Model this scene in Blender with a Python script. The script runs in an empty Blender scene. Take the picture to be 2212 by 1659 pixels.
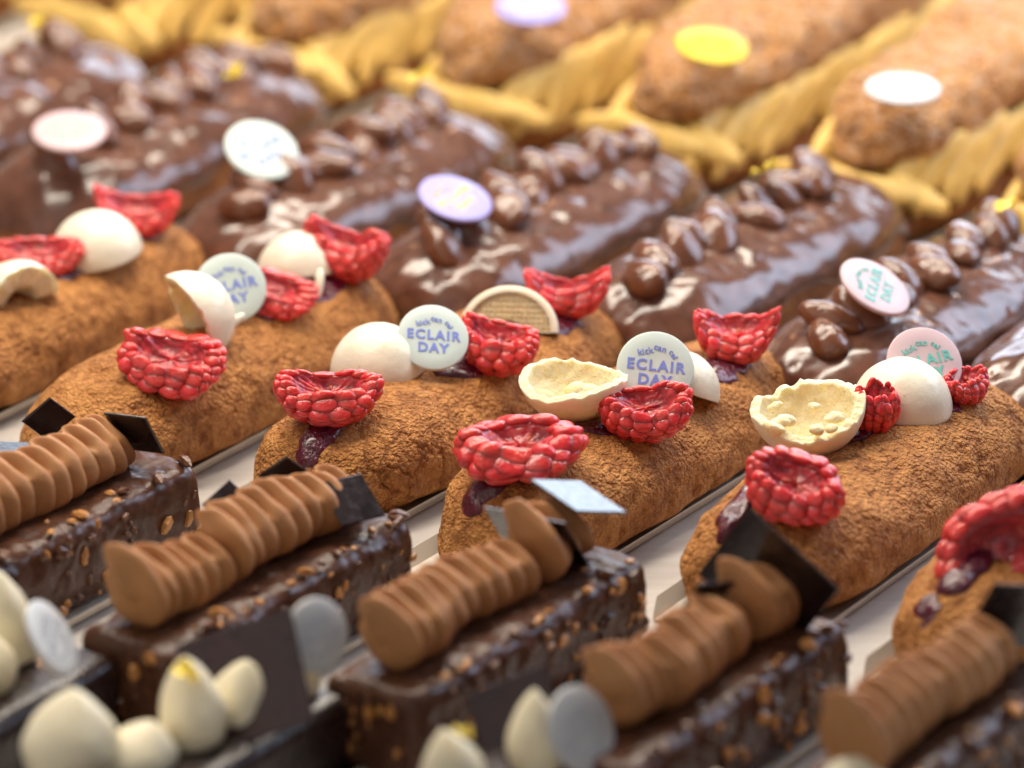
import bpy, math, random
import numpy as np
from mathutils import Vector, Matrix

# ------------------------------------------------------------------ set-up
sc = bpy.context.scene
S = 0.015                      # one layout unit = 15 mm
PITCH = math.radians(22.5)     # camera looks down by this much
FPX, CU, CV = 14000.0, 1106.0, 829.5     # focal length and centre, in 2212-wide picture pixels
DIST = 140.0                   # units from camera to the aim point
TGT = np.array([0.0, 0.0, 1.5])
FWD = np.array([0, math.cos(PITCH), -math.sin(PITCH)])
RGT = np.array([1.0, 0, 0])
UPV = np.array([0, math.sin(PITCH), math.cos(PITCH)])
BCK = -FWD
CAM = TGT - DIST * FWD

cd = bpy.data.cameras.new('camera')
cam = bpy.data.objects.new('camera', cd)
sc.collection.objects.link(cam)
cam.location = CAM * S
cam.rotation_euler = (math.pi / 2 - PITCH, 0, 0)
cd.sensor_width = 36
cd.lens = 36 * FPX / 2212
cd.clip_start, cd.clip_end = 0.05, 60
cd.dof.use_dof = True
cd.dof.aperture_fstop = 6.2
sc.camera = cam

world = bpy.data.worlds.new('World')
sc.world = world
world.use_nodes = True
wbg = world.node_tree.nodes['Background']
wbg.inputs[0].default_value = (0.80, 0.86, 1.0, 1)
wbg.inputs[1].default_value = 0.14

def area(name, loc, target, size, energy, color, sizey=None):
    l = bpy.data.lights.new(name, 'AREA')
    l.shape = 'RECTANGLE'
    l.size = size
    l.size_y = sizey or size
    l.energy = energy
    l.color = color
    o = bpy.data.objects.new(name, l)
    o.location = loc
    d = Vector(target) - Vector(loc)
    o.rotation_euler = d.to_track_quat('-Z', 'Y').to_euler()
    sc.collection.objects.link(o)
    return o

# lamp strip in the roof of the display case, daylight from the shop window, added fill lamps
area('case_lamp_strip', (-0.08, 0.07, 0.72), (-0.02, -0.03, 0), 0.95, 6.6, (1.0, 0.89, 0.75), 0.10)
area('case_lamp_strip', (-0.08, 0.46, 0.70), (0.0, 0.20, 0), 0.95, 6.4, (1.0, 0.89, 0.75), 0.10)
area('shop_window_light', (0.36, 1.50, 0.48), (0.0, 0.05, 0), 1.1, 10.0, (0.70, 0.83, 1.0), 0.55)
area('side_fill_light', (0.50, 0.22, 0.34), (0.14, 0.03, 0.0), 0.40, 2.2, (0.62, 0.76, 1.0), 0.30)  # added blue lamp, tints the right side in place of glass glare
area('front_fill_light', (-0.9, -1.7, 1.25), (0, 0, 0), 2.4, 9.5, (1.0, 0.90, 0.78))  # added soft fill from the viewer's side

def glint(loc, e):
    l = bpy.data.lights.new('case_spot_lamp', 'POINT')
    l.energy = e
    l.color = (1.0, 0.50, 0.20)
    l.shadow_soft_size = 0.006
    o = bpy.data.objects.new('case_spot_lamp', l)
    o.location = loc
    sc.collection.objects.link(o)
for i, (x, y, z) in enumerate([(-0.25, 0.95, 0.55), (0.12, 1.0, 0.60), (0.5, 0.95, 0.55)]):
    glint((x, y, z), 0.5)

sc.view_settings.view_transform = 'Standard'
sc.view_settings.look = 'None'
sc.view_settings.exposure = 0.08
sc.view_settings.gamma = 1.0
sc.view_settings.use_curve_mapping = False
sc.render.engine = 'CYCLES'
sc.cycles.use_denoising = True
sc.cycles.max_bounces = 8
sc.cycles.sample_clamp_indirect = 6.0

# ------------------------------------------------------------------ layout helpers
def ray(u, v):
    return FWD + (u - CU) / FPX * RGT - (v - CV) / FPX * UPV
def at(u, v, z):
    d = ray(u, v)
    return CAM + d * ((z - CAM[2]) / d[2])
def px_per_unit(p):
    return FPX / float(np.dot(np.asarray(p) - CAM, FWD))
cd.dof.focus_distance = float(np.dot(at(1130, 960, 2.0) - CAM, FWD)) * S

AX = math.radians(55)          # direction in which the pastries point
def rot2(a):
    return np.array([math.cos(a), math.sin(a)])

# ------------------------------------------------------------------ numpy noise
def _hash(ix, iy, iz, seed):
    h = (ix.astype(np.int64) * 374761393 + iy.astype(np.int64) * 668265263 + iz.astype(np.int64) * 2147483647 + seed * 144665) & 0xFFFFFFFF
    h = ((h ^ (h >> 13)) * 1274126177) & 0xFFFFFFFF
    h = h ^ (h >> 16)
    return (h & 0xFFFFFF) / float(0xFFFFFF)
def vnoise(p, seed=0):
    i = np.floor(p).astype(np.int64)
    f = p - i
    f = f * f * (3 - 2 * f)
    r = 0
    for dx in (0, 1):
        wx = f[..., 0] if dx else 1 - f[..., 0]
        for dy in (0, 1):
            wy = f[..., 1] if dy else 1 - f[..., 1]
            for dz in (0, 1):
                wz = f[..., 2] if dz else 1 - f[..., 2]
                r = r + wx * wy * wz * _hash(i[..., 0] + dx, i[..., 1] + dy, i[..., 2] + dz, seed)
    return r * 2 - 1
def fbm(p, octaves=3, seed=0):
    r, a, q = 0, 1.0, p
    for k in range(octaves):
        r = r + a * vnoise(q, seed + k)
        q = q * 2.03 + 7.1
        a *= 0.5
    return r

# ------------------------------------------------------------------ mesh helpers
COL = sc.collection
def mesh_from(name, V, F, smooth=True, col=None):
    me = bpy.data.meshes.new(name)
    V = np.asarray(V, dtype=float).reshape(-1, 3) * S
    me.from_pydata(V.tolist(), [], [tuple(f) for f in F])
    if smooth:
        me.polygons.foreach_set('use_smooth', [True] * len(me.polygons))
    if col is not None:
        at_ = me.color_attributes.new('tint', 'FLOAT_COLOR', 'POINT')
        c4 = np.ones((len(V), 4), dtype=np.float32)
        c4[:, :3] = col
        at_.data.foreach_set('color', c4.ravel())
    me.update()
    return me
def obj(name, me, mat, parent=None):
    o = bpy.data.objects.new(name, me)
    COL.objects.link(o)
    if mat is not None and len(me.materials) == 0:
        me.materials.append(mat)
    if parent is not None:
        o.parent = parent
    return o
def tag(o, label, cat, group=None):
    o['label'] = label
    o['category'] = cat
    if group:
        o['group'] = group
    return o
def thing(name, label, cat, loc=(0, 0, 0), rz=0.0, group=None):
    o = bpy.data.objects.new(name, None)
    o.empty_display_size = 0.01
    COL.objects.link(o)
    o.location = np.asarray(loc, float) * S
    o.rotation_euler = (0, 0, rz)
    return tag(o, label, cat, group)
def ring_faces(n, m, closed=True, off=0):
    F = []
    mm = m if closed else m - 1
    for i in range(n - 1):
        a, b = off + i * m, off + (i + 1) * m
        for j in range(mm):
            k = (j + 1) % m
            F.append((a + j, a + k, b + k, b + j))
    return F
def loft(P):
    """P (n,m,3): closed rings, both ends closed with a fan."""
    n, m = P.shape[:2]
    V = P.reshape(-1, 3)
    F = ring_faces(n, m)
    c0, c1 = n * m, n * m + 1
    V = np.vstack([V, P[0].mean(0), P[-1].mean(0)])
    for j in range(m):
        k = (j + 1) % m
        F.append((c0, k, j))
        F.append((c1, (n - 1) * m + j, (n - 1) * m + k))
    return V, F
def normals_of(P):
    du = np.gradient(P, axis=0)
    dv = (np.roll(P, -1, axis=1) - np.roll(P, 1, axis=1)) * 0.5
    nn = np.cross(dv, du)
    l = np.linalg.norm(nn, axis=2, keepdims=True)
    return nn / np.maximum(l, 1e-9)

def place(o, pos, xaxis, zaxis):
    """world placement (in units) from an x direction and a z direction"""
    z = np.asarray(zaxis, float); z = z / np.linalg.norm(z)
    x = np.asarray(xaxis, float); x = x - z * np.dot(x, z); x = x / np.linalg.norm(x)
    y = np.cross(z, x)
    M = Matrix(((x[0], y[0], z[0], pos[0] * S), (x[1], y[1], z[1], pos[1] * S), (x[2], y[2], z[2], pos[2] * S), (0, 0, 0, 1)))
    o.matrix_world = M
    return o
def camvec(x, y, b):
    """direction from picture right / picture up / towards the viewer"""
    return x * RGT + y * UPV + b * BCK

# ------------------------------------------------------------------ materials
def new_mat(name):
    m = bpy.data.materials.new(name)
    m.use_nodes = True
    nt = m.node_tree
    return m, nt, nt.nodes['Principled BSDF'], nt.nodes['Material Output']
def coords(nt, scale=1.0, rnd=True):
    tc = nt.nodes.new('ShaderNodeTexCoord')
    vm = nt.nodes.new('ShaderNodeVectorMath'); vm.operation = 'SCALE'
    vm.inputs['Scale'].default_value = scale / S
    nt.links.new(tc.outputs['Object'], vm.inputs[0])
    if not rnd:
        return vm.outputs[0]
    oi = nt.nodes.new('ShaderNodeObjectInfo')
    ml = nt.nodes.new('ShaderNodeMath'); ml.operation = 'MULTIPLY'; ml.inputs[1].default_value = 37.0
    nt.links.new(oi.outputs['Random'], ml.inputs[0])
    ad = nt.nodes.new('ShaderNodeVectorMath'); ad.operation = 'ADD'
    nt.links.new(vm.outputs[0], ad.inputs[0]); nt.links.new(ml.outputs[0], ad.inputs[1])
    return ad.outputs[0]
def noise(nt, co, scale, detail=3.0, rough=0.55):
    n = nt.nodes.new('ShaderNodeTexNoise')
    n.inputs['Scale'].default_value = scale
    n.inputs['Detail'].default_value = detail
    n.inputs['Roughness'].default_value = rough
    nt.links.new(co, n.inputs['Vector'])
    return n.outputs['Fac']
def voro(nt, co, scale, feature='F1', smooth=None):
    n = nt.nodes.new('ShaderNodeTexVoronoi')
    n.feature = feature
    n.inputs['Scale'].default_value = scale
    nt.links.new(co, n.inputs['Vector'])
    return n.outputs['Distance']
def ramp(nt, fac, stops):
    r = nt.nodes.new('ShaderNodeValToRGB')
    el = r.color_ramp.elements
    while len(el) < len(stops):
        el.new(0.5)
    for e, (p, c) in zip(el, stops):
        e.position = p
        e.color = (*c, 1) if len(c) == 3 else c
    nt.links.new(fac, r.inputs[0])
    return r.outputs[0]
def math_(nt, op, a, b):
    n = nt.nodes.new('ShaderNodeMath'); n.operation = op
    for i, q in enumerate((a, b)):
        if isinstance(q, (int, float)):
            n.inputs[i].default_value = q
        else:
            nt.links.new(q, n.inputs[i])
    return n.outputs[0]
def bump(nt, bsdf, height, dist, strength=1.0):
    b = nt.nodes.new('ShaderNodeBump')
    b.inputs['Strength'].default_value = strength
    b.inputs['Distance'].default_value = dist * S
    nt.links.new(height, b.inputs['Height'])
    nt.links.new(b.outputs[0], bsdf.inputs['Normal'])
def displace(m, nt, out, height, amp, mid=0.5):
    d = nt.nodes.new('ShaderNodeDisplacement')
    d.inputs['Midlevel'].default_value = mid
    d.inputs['Scale'].default_value = amp * S
    nt.links.new(height, d.inputs['Height'])
    nt.links.new(d.outputs[0], out.inputs['Displacement'])
    m.displacement_method = 'BOTH'
def setp(b, **k):
    for n, v in k.items():
        n = n.replace('_', ' ')
        for key in b.inputs.keys():
            if key.lower() == n.lower():
                b.inputs[key].default_value = v
def mix_col(nt, fac, a, b):
    n = nt.nodes.new('ShaderNodeMix'); n.data_type = 'RGBA'
    if isinstance(fac, (int, float)):
        n.inputs[0].default_value = fac
    else:
        nt.links.new(fac, n.inputs[0])
    for i, q in ((6, a), (7, b)):
        if isinstance(q, tuple):
            n.inputs[i].default_value = (*q, 1)
        else:
            nt.links.new(q, n.inputs[i])
    return n.outputs[2]

def mat_crumb(name, light, mid, dark, rough=0.75, amp=0.10):
    """biscuit crust baked on choux: crumbly relief, toasted grains, crevice shade in the colour"""
    m, nt, b, out = new_mat(name)
    co = coords(nt)
    v1 = voro(nt, co, 9.0)
    v2 = voro(nt, co, 19.0)
    n1 = noise(nt, co, 3.6, 4.0, 0.6)
    n2 = noise(nt, co, 0.9, 2.0)
    n3 = noise(nt, co, 20.0, 2.0)
    wob = nt.nodes.new('ShaderNodeVectorMath'); wob.operation = 'MULTIPLY_ADD'
    nz = nt.nodes.new('ShaderNodeTexNoise'); nz.inputs['Scale'].default_value = 2.5
    nt.links.new(co, nz.inputs['Vector'])
    nt.links.new(nz.outputs['Color'], wob.inputs[0]); wob.inputs[1].default_value = (0.9, 0.9, 0.9); nt.links.new(co, wob.inputs[2])
    ce = voro(nt, wob.outputs[0], 0.95, 'DISTANCE_TO_EDGE')
    crack = ramp(nt, ce, [(0.0, (0, 0, 0)), (0.045, (1, 1, 1))])
    cmask = ramp(nt, noise(nt, co, 0.55, 1.0), [(0.50, (1, 1, 1)), (0.62, (0, 0, 0))])
    crack = math_(nt, 'MAXIMUM', crack, cmask)
    pits = ramp(nt, n1, [(0.32, (0, 0, 0)), (0.44, (0.85, 0.85, 0.85)), (0.70, (1, 1, 1))])
    h = math_(nt, 'ADD', math_(nt, 'MULTIPLY', pits, 0.55), math_(nt, 'MULTIPLY', n2, 0.4))
    h = math_(nt, 'ADD', h, math_(nt, 'MULTIPLY', crack, 0.6))
    h = math_(nt, 'SUBTRACT', h, 1.0)
    hb = math_(nt, 'ADD', math_(nt, 'MULTIPLY', v2, -0.55), math_(nt, 'MULTIPLY', v1, -1.0))
    hb = math_(nt, 'ADD', hb, math_(nt, 'MULTIPLY', n1, 0.5))
    bump(nt, b, hb, 0.085 * amp / 0.085)
    g = math_(nt, 'ADD', math_(nt, 'MULTIPLY', n1, 0.50), math_(nt, 'MULTIPLY', n3, 0.22))
    g = math_(nt, 'ADD', g, math_(nt, 'MULTIPLY', n2, 0.30))
    g = math_(nt, 'ADD', g, math_(nt, 'MULTIPLY', v1, -0.12))
    g = math_(nt, 'ADD', g, 0.075)
    g = math_(nt, 'ADD', g, math_(nt, 'MULTIPLY', math_(nt, 'SUBTRACT', crack, 1.0), 0.15))  # pits, grain gaps and cracks darkened: crevice shade put into the colour
    c = ramp(nt, g, [(0.38, dark), (0.54, mid), (0.72, light)])
    nt.links.new(c, b.inputs['Base Color'])
    setp(b, Roughness=rough)
    b.inputs['Specular IOR Level'].default_value = 0.3
    displace(m, nt, out, h, amp, 0.0)
    m.displacement_method = 'DISPLACEMENT'
    return m
def mat_simple(name, color, rough=0.5, sss=0.0, sss_r=(1, .5, .3), sss_s=0.004, coat=0.0, noise_amt=0.0, nscale=3.0, bump_d=0.0, bscale=8.0, metallic=0.0, spec=0.5):
    m, nt, b, out = new_mat(name)
    setp(b, Roughness=rough, Metallic=metallic)
    b.inputs['Base Color'].default_value = (*color, 1)
    b.inputs['Specular IOR Level'].default_value = spec
    if sss:
        b.inputs['Subsurface Weight'].default_value = sss
        b.inputs['Subsurface Radius'].default_value = sss_r
        b.inputs['Subsurface Scale'].default_value = sss_s
    if coat:
        b.inputs['Coat Weight'].default_value = coat
        b.inputs['Coat Roughness'].default_value = 0.08
    if noise_amt or bump_d:
        co = coords(nt)
        if noise_amt:
            n = noise(nt, co, nscale, 4.0)
            lo = tuple(c * (1 - noise_amt) for c in color)
            hi = tuple(min(1, c * (1 + noise_amt)) for c in color)
            nt.links.new(ramp(nt, n, [(0.3, lo), (0.7, hi)]), b.inputs['Base Color'])
        if bump_d:
            bump(nt, b, noise(nt, co, bscale, 4.0), bump_d)
    return m
def mat_choc(name, color, rough=0.3, amp=0.0, bscale=2.5, bump_d=0.05, coat=0.25, var=0.35):
    m, nt, b, out = new_mat(name)
    co = coords(nt)
    n = noise(nt, co, 2.2, 4.0)
    lo = tuple(c * (1 - var) for c in color)
    hi = tuple(c * (1 + var) for c in color)
    nt.links.new(ramp(nt, n, [(0.3, lo), (0.72, hi)]), b.inputs['Base Color'])
    rr = ramp(nt, noise(nt, co, 5.0, 3.0), [(0.3, (rough * 0.7,) * 3), (0.7, (rough * 1.5,) * 3)])
    nt.links.new(rr, b.inputs['Roughness'])
    b.inputs['Coat Weight'].default_value = coat
    b.inputs['Coat Roughness'].default_value = 0.12
    if amp:
        v = voro(nt, co, 1.9, 'SMOOTH_F1')
        h = math_(nt, 'ADD', math_(nt, 'MULTIPLY', noise(nt, co, bscale, 1.2), 0.8), math_(nt, 'MULTIPLY', v, -0.5))
        displace(m, nt, out, h, amp, 0.1)
    elif bump_d:
        bump(nt, b, noise(nt, co, bscale * 2, 3.0), bump_d)
    return m

M = {}
M['crust'] = mat_crumb('baked_crumb_crust', (0.67, 0.318, 0.094), (0.49, 0.203, 0.053), (0.28, 0.098, 0.024), 0.7, 0.085)
M['choux'] = mat_crumb('choux_pastry', (0.42, 0.17, 0.045), (0.30, 0.105, 0.025), (0.17, 0.055, 0.013), 0.6, 0.04)
def mat_dusted():
    m = mat_crumb('sugar_dusted_choux', (0.88, 0.52, 0.22), (0.80, 0.37, 0.11), (0.62, 0.24, 0.06), 0.6, 0.18)
    nt = m.node_tree; b = nt.nodes['Principled BSDF']
    old = b.inputs['Base Color'].links[0].from_socket
    co = coords(nt)
    d = ramp(nt, noise(nt, co, 5.0, 4.0, 0.7), [(0.48, (0, 0, 0)), (0.68, (1, 1, 1))])
    nt.links.new(mix_col(nt, math_(nt, 'MULTIPLY', d, 0.7), old, (0.90, 0.76, 0.64)), b.inputs['Base Color'])
    return m
M['dusted'] = mat_dusted()
M['jam'] = mat_simple('raspberry_jam', (0.095, 0.004, 0.018), 0.13, sss=0.2, sss_r=(1, .1, .2), sss_s=0.002, noise_amt=0.4, nscale=4, bump_d=0.14, bscale=4, spec=0.5, coat=0.5)
def mat_rasp():
    m, nt, b, out = new_mat('raspberry_flesh')
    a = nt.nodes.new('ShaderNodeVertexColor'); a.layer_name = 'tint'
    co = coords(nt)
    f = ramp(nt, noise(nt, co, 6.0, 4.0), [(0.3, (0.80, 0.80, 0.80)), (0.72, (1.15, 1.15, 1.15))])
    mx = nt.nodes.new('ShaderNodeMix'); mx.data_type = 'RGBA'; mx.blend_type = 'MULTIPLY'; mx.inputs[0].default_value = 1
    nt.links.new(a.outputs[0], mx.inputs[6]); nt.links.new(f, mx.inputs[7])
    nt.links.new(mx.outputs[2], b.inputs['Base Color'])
    b.inputs['Subsurface Weight'].default_value = 0.75
    b.inputs['Subsurface Radius'].default_value = (1.0, 0.12, 0.08)
    b.inputs['Subsurface Scale'].default_value = 0.0028
    setp(b, Roughness=0.24)
    b.inputs['Sheen Weight'].default_value = 0.04
    b.inputs['Sheen Roughness'].default_value = 0.5
    b.inputs['Sheen Tint'].default_value = (1.0, 0.75, 0.78, 1)
    b.inputs['Coat Weight'].default_value = 0.40
    b.inputs['Coat Roughness'].default_value = 0.07
    bump(nt, b, noise(nt, co, 9.0, 3.0), 0.035)
    return m
M['rasp'] = mat_rasp()
M['pip'] = mat_simple('raspberry_pip', (0.58, 0.12, 0.07), 0.35, sss=0.4, sss_s=0.001)
M['white'] = mat_simple('white_chocolate', (0.86, 0.79, 0.63), 0.36, sss=0.35, sss_r=(1, .75, .45), sss_s=0.003, noise_amt=0.04, nscale=1.5, bump_d=0.02, bscale=4)
def specks(m):
    nt = m.node_tree; b = nt.nodes['Principled BSDF']
    old = b.inputs['Base Color'].links[0].from_socket
    co = coords(nt)
    v = voro(nt, co, 1.6)
    f = ramp(nt, v, [(0.030, (1, 1, 1)), (0.055, (0, 0, 0))])
    nt.links.new(mix_col(nt, math_(nt, 'MULTIPLY', f, 0.45), old, (0.50, 0.36, 0.20)), b.inputs['Base Color'])
specks(M['white'])
M['whiteinner'] = mat_simple('broken_white_chocolate', (0.86, 0.74, 0.46), 0.6, sss=0.5, sss_r=(1, .7, .35), sss_s=0.004, noise_amt=0.10, nscale=3, bump_d=0.10, bscale=7)
M['ganache'] = mat_simple('white_ganache', (0.92, 0.83, 0.61), 0.45, sss=0.35, sss_r=(1, .8, .5), sss_s=0.004, noise_amt=0.03, bump_d=0.015, bscale=3)
M['cream'] = mat_simple('milk_chocolate_cream', (0.47, 0.225, 0.090), 0.55, sss=0.25, sss_r=(1, .5, .25), sss_s=0.003, noise_amt=0.06, nscale=2, bump_d=0.012, bscale=9, spec=0.35)
M['barchoc'] = mat_choc('dark_milk_coating', (0.082, 0.032, 0.017), 0.30, amp=0.15, bscale=1.9, coat=0.0, var=0.3)
M['barchoc'].node_tree.nodes['Principled BSDF'].inputs['Specular IOR Level'].default_value = 0.30
M['dark'] = mat_choc('dark_glaze', (0.020, 0.009, 0.009), 0.28, bump_d=0.03, coat=0.25)
M['plate'] = mat_choc('dark_chocolate_plate', (0.016, 0.008, 0.008), 0.20, bump_d=0.006, coat=0.25)
M['redplate'] = mat_choc('dark_red_chocolate_plate', (0.022, 0.005, 0.006), 0.35, bump_d=0.006, coat=0.1)
M['glaze'] = mat_choc('milk_chocolate_glaze', (0.130, 0.054, 0.032), 0.17, amp=0.10, bscale=1.1, coat=0.30)
M['nutglaze'] = mat_choc('glazed_almond', (0.155, 0.058, 0.028), 0.15, bump_d=0.03, bscale=2, coat=0.35, var=0.3)
M['nutbit'] = mat_simple('chopped_nut', (0.50, 0.215, 0.050), 0.4, noise_amt=0.35, nscale=4, bump_d=0.05, bscale=6, coat=0.2)
M['praline'] = mat_simple('praline_cream', (0.80, 0.53, 0.15), 0.5, sss=0.2, sss_r=(1, .6, .2), sss_s=0.004, noise_amt=0.12, nscale=2, bump_d=0.03, bscale=4)
M['gold'] = mat_simple('gold_leaf', (0.95, 0.71, 0.07), 0.30, metallic=0.2, bump_d=0.05, bscale=7)
M['card'] = mat_simple('pastry_card', (0.60, 0.54, 0.46), 0.45, noise_amt=0.03, nscale=1)
def mat_shelf():
    m, nt, b, out = new_mat('pale_shelf')
    co = coords(nt, rnd=False)
    mp = nt.nodes.new('ShaderNodeMapping')
    mp.inputs['Rotation'].default_value = (0, 0, -AX)
    mp.inputs['Scale'].default_value = (0.25, 2.5, 1)
    nt.links.new(co, mp.inputs[0])
    c = ramp(nt, noise(nt, mp.outputs[0], 1.6, 4.0), [(0.3, (0.50, 0.46, 0.42)), (0.7, (0.58, 0.54, 0.50))])
    nt.links.new(c, b.inputs['Base Color'])
    setp(b, Roughness=0.4)
    return m
M['shelf'] = mat_shelf()
def mat_disc(name, c):
    return mat_simple(name, c, 0.42, sss=0.2, sss_s=0.002, noise_amt=0.03, nscale=1.2)
DISC = {'mint': mat_disc('pale_mint_disc', (0.60, 0.69, 0.65)), 'pink': mat_disc('pale_pink_disc', (0.66, 0.49, 0.51)),
        'purple': mat_disc('lilac_disc', (0.36, 0.33, 0.70)), 'yellow': mat_disc('yellow_disc', (0.76, 0.57, 0.02)),
        'white': mat_disc('white_disc', (0.62, 0.63, 0.63))}
INK = {'blue': mat_simple('blue_print', (0.20, 0.26, 0.68), 0.5), 'green': mat_simple('green_print', (0.16, 0.52, 0.47), 0.5),
       'yellow': mat_simple('yellow_print', (0.80, 0.66, 0.12), 0.5), 'orange': mat_simple('orange_print', (0.85, 0.25, 0.03), 0.5),
       'grey': mat_simple('grey_print', (0.52, 0.53, 0.58), 0.5)}

# ------------------------------------------------------------------ the shelf
def build_shelf():
    x0, x1, y0, y1, t = -30, 30, -42, 75, 0.8
    V = [(x0, y0, -t), (x1, y0, -t), (x1, y1, -t), (x0, y1, -t), (x0, y0, 0), (x1, y0, 0), (x1, y1, 0), (x0, y1, 0)]
    F = [(3, 2, 1, 0), (4, 5, 6, 7), (0, 1, 5, 4), (1, 2, 6, 5), (2, 3, 7, 6), (3, 0, 4, 7)]
    o = obj('shelf', mesh_from('shelf', V, F, False), M['shelf'])
    o['kind'] = 'structure'
build_shelf()

CARD_CACHE = {}
def card(name, label, cx, cy, rz, L, W, lip=0.34):
    """thin folded card under one pastry: flat base, two raised long lips with clipped corners"""
    key = (round(L, 2), round(W, 2))
    if key not in CARD_CACHE:
        h, t, sp = lip, 0.035, 0.20
        prof = [(-W / 2 - sp, h), (-W / 2, 0.05), (W / 2, 0.05), (W / 2 + sp, h)]
        low = [(W / 2 + sp, h - t), (W / 2, 0.05 - t), (-W / 2, 0.05 - t), (-W / 2 - sp, h - t)]
        ring = prof + low
        xs = [-L / 2, -L / 2 + 0.45, L / 2 - 0.45, L / 2]
        V = []
        for i, x in enumerate(xs):
            end = i in (0, 3)
            for (y, z) in ring:
                if end and abs(y) > W / 2 + 0.01:
                    y = math.copysign(W / 2 + sp * 0.15, y); z = 0.05 + (z - 0.05) * 0.15 if z > 0.1 else z
                V.append((x, y, z))
        F = ring_faces(4, 8) + [tuple(range(7, -1, -1)), tuple(range(24, 32))]
        CARD_CACHE[key] = mesh_from('pastry_card', V, F, False)
    o = obj(name, CARD_CACHE[key], M['card'])
    o.location = (cx * S, cy * S, 0.002 * S + 0.0002)
    o.rotation_euler = (0, 0, rz)
    return tag(o, label, 'cake card', 'white cards under the pastries')

# ------------------------------------------------------------------ eclair body
class Body:
    """long rounded loaf; x along its length, z up, base on z=base"""
    def __init__(s, L, W, H, base=0.06, seed=0, lump=0.08, n=4.0):
        s.L, s.W, s.H, s.base, s.seed, s.lump, s.n = L, W, H, base, seed, lump, n
        s.z0 = 0.42 * H
    def end(s, x):
        q = np.clip(np.abs(2 * x / s.L), 0, 1)
        return np.power(np.maximum(1 - np.power(q, s.n), 0), 1 / 2.4)
    def hend(s, x):
        q = np.clip(np.abs(2 * x / s.L), 0, 1)
        return np.power(np.maximum(1 - np.power(q, s.n + 1.5), 0), 1 / 2.2)
    def top(s, x, y):
        w = max(float(s.end(np.array(x))) * s.W / 2, 1e-3)
        k = max(1 - (abs(y) / w) ** 2.1, 0) ** 0.5
        e = float(s.hend(np.array(x)))
        z = s.base + s.z0 * e + (s.H - s.z0) * e * k
        p = np.array([x, y, z])
        return z + float(fbm(p * 0.55 + s.seed * 11.3, 3, s.seed) * s.lump + fbm(p * 1.7 + s.seed * 3.1, 2, s.seed + 9) * s.lump * 0.4) * 0.9
    def grid(s, n=220, m=120):
        th = np.linspace(-1, 1, n)
        x = np.sign(th) * (1 - np.power(1 - np.abs(th), 1.7)) * s.L / 2 * 0.9995
        a = np.linspace(0, 2 * np.pi, m, endpoint=False)
        X, A = np.meshgrid(x, a, indexing='ij')
        e = s.end(X); h = s.hend(X)
        ca, sa = np.cos(A), np.sin(A)
        Y = e * s.W / 2 * np.sign(ca) * np.power(np.abs(ca), 0.92)
        zt = s.z0 * h + (s.H - s.z0) * h * np.power(np.maximum(sa, 0), 0.95)
        zb = s.z0 * h * (1 - np.power(np.maximum(-sa, 0), 0.55))
        Z = s.base + np.where(sa >= 0, zt, zb)
        return np.stack([X, Y, Z], axis=2)
    def mesh(s, name, n=220, m=120):
        P = s.grid(n, m)
        N = normals_of(P)
        k = fbm(P * 0.55 + s.seed * 11.3, 3, s.seed) * s.lump + fbm(P * 1.7 + s.seed * 3.1, 2, s.seed + 9) * s.lump * 0.4
        up = np.clip((P[..., 2] - s.base) / (0.25 * s.H), 0, 1)
        P = P + N * (k * up)[..., None]
        V, F = loft(P)
        return mesh_from(name, V, F)
    def patch(s, name, path, width, thick, seed=0, nv=34, lift=0.07):
        """a blob of jam lying on the body along a path of local (x, y) points"""
        path = np.asarray(path, float)
        t = np.linspace(0, 1, 44)
        d = np.linspace(0, 1, len(path))
        px, py = np.interp(t, d, path[:, 0]), np.interp(t, d, path[:, 1])
        for _ in range(3):
            px[1:-1] = (px[:-2] + px[1:-1] + px[2:]) / 3
            py[1:-1] = (py[:-2] + py[1:-1] + py[2:]) / 3
        tx, ty = np.gradient(px), np.gradient(py)
        l = np.hypot(tx, ty); tx, ty = tx / l, ty / l
        V = []
        for i in range(len(t)):
            wv = np.interp(t[i], np.linspace(0, 1, len(width)), width)
            endk = math.sqrt(max(0.0, 1 - (2 * t[i] - 1) ** 8))
            for j in range(nv):
                q = 2 * j / (nv - 1) - 1
                ed = 1 + 0.25 * float(vnoise(np.array([t[i] * 9, math.copysign(4, q), seed * 1.7]), seed))
                off = q * wv * 0.5 * ed * (0.15 + 0.85 * endk)
                x, y = px[i] - ty[i] * off, py[i] + tx[i] * off
                prof = (max(0.0, 1 - abs(q) ** 3)) * endk
                lump = 0.75 + 0.5 * float(vnoise(np.array([x * 2.2, y * 2.2, seed * 2.3]), seed + 3))
                V.append((x, y, s.top(x, y) - 0.10 + (0.10 + lift) * min(1, prof * 4) + thick * prof * lump))
        F = ring_faces(len(t), nv, False)
        return mesh_from(name, V, F)

class Placed:
    """a pastry standing on the shelf: turns pixels into contact points on its top"""
    def __init__(s, body, cx, cy, rz):
        s.b, s.c, s.rz = body, np.array([cx, cy]), rz
        s.ax = rot2(rz); s.ay = np.array([-s.ax[1], s.ax[0]])
    def local(s, p):
        d = np.asarray(p)[:2] - s.c
        return float(d @ s.ax), float(d @ s.ay)
    def world(s, x, y):
        return s.c + s.ax * x + s.ay * y
    def hit(s, u, v):
        z = s.b.H
        for _ in range(25):
            p = at(u, v, z)
            x, y = s.local(p)
            z = 0.6 * z + 0.4 * s.b.top(x, y)
        return at(u, v, z), (x, y)

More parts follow.
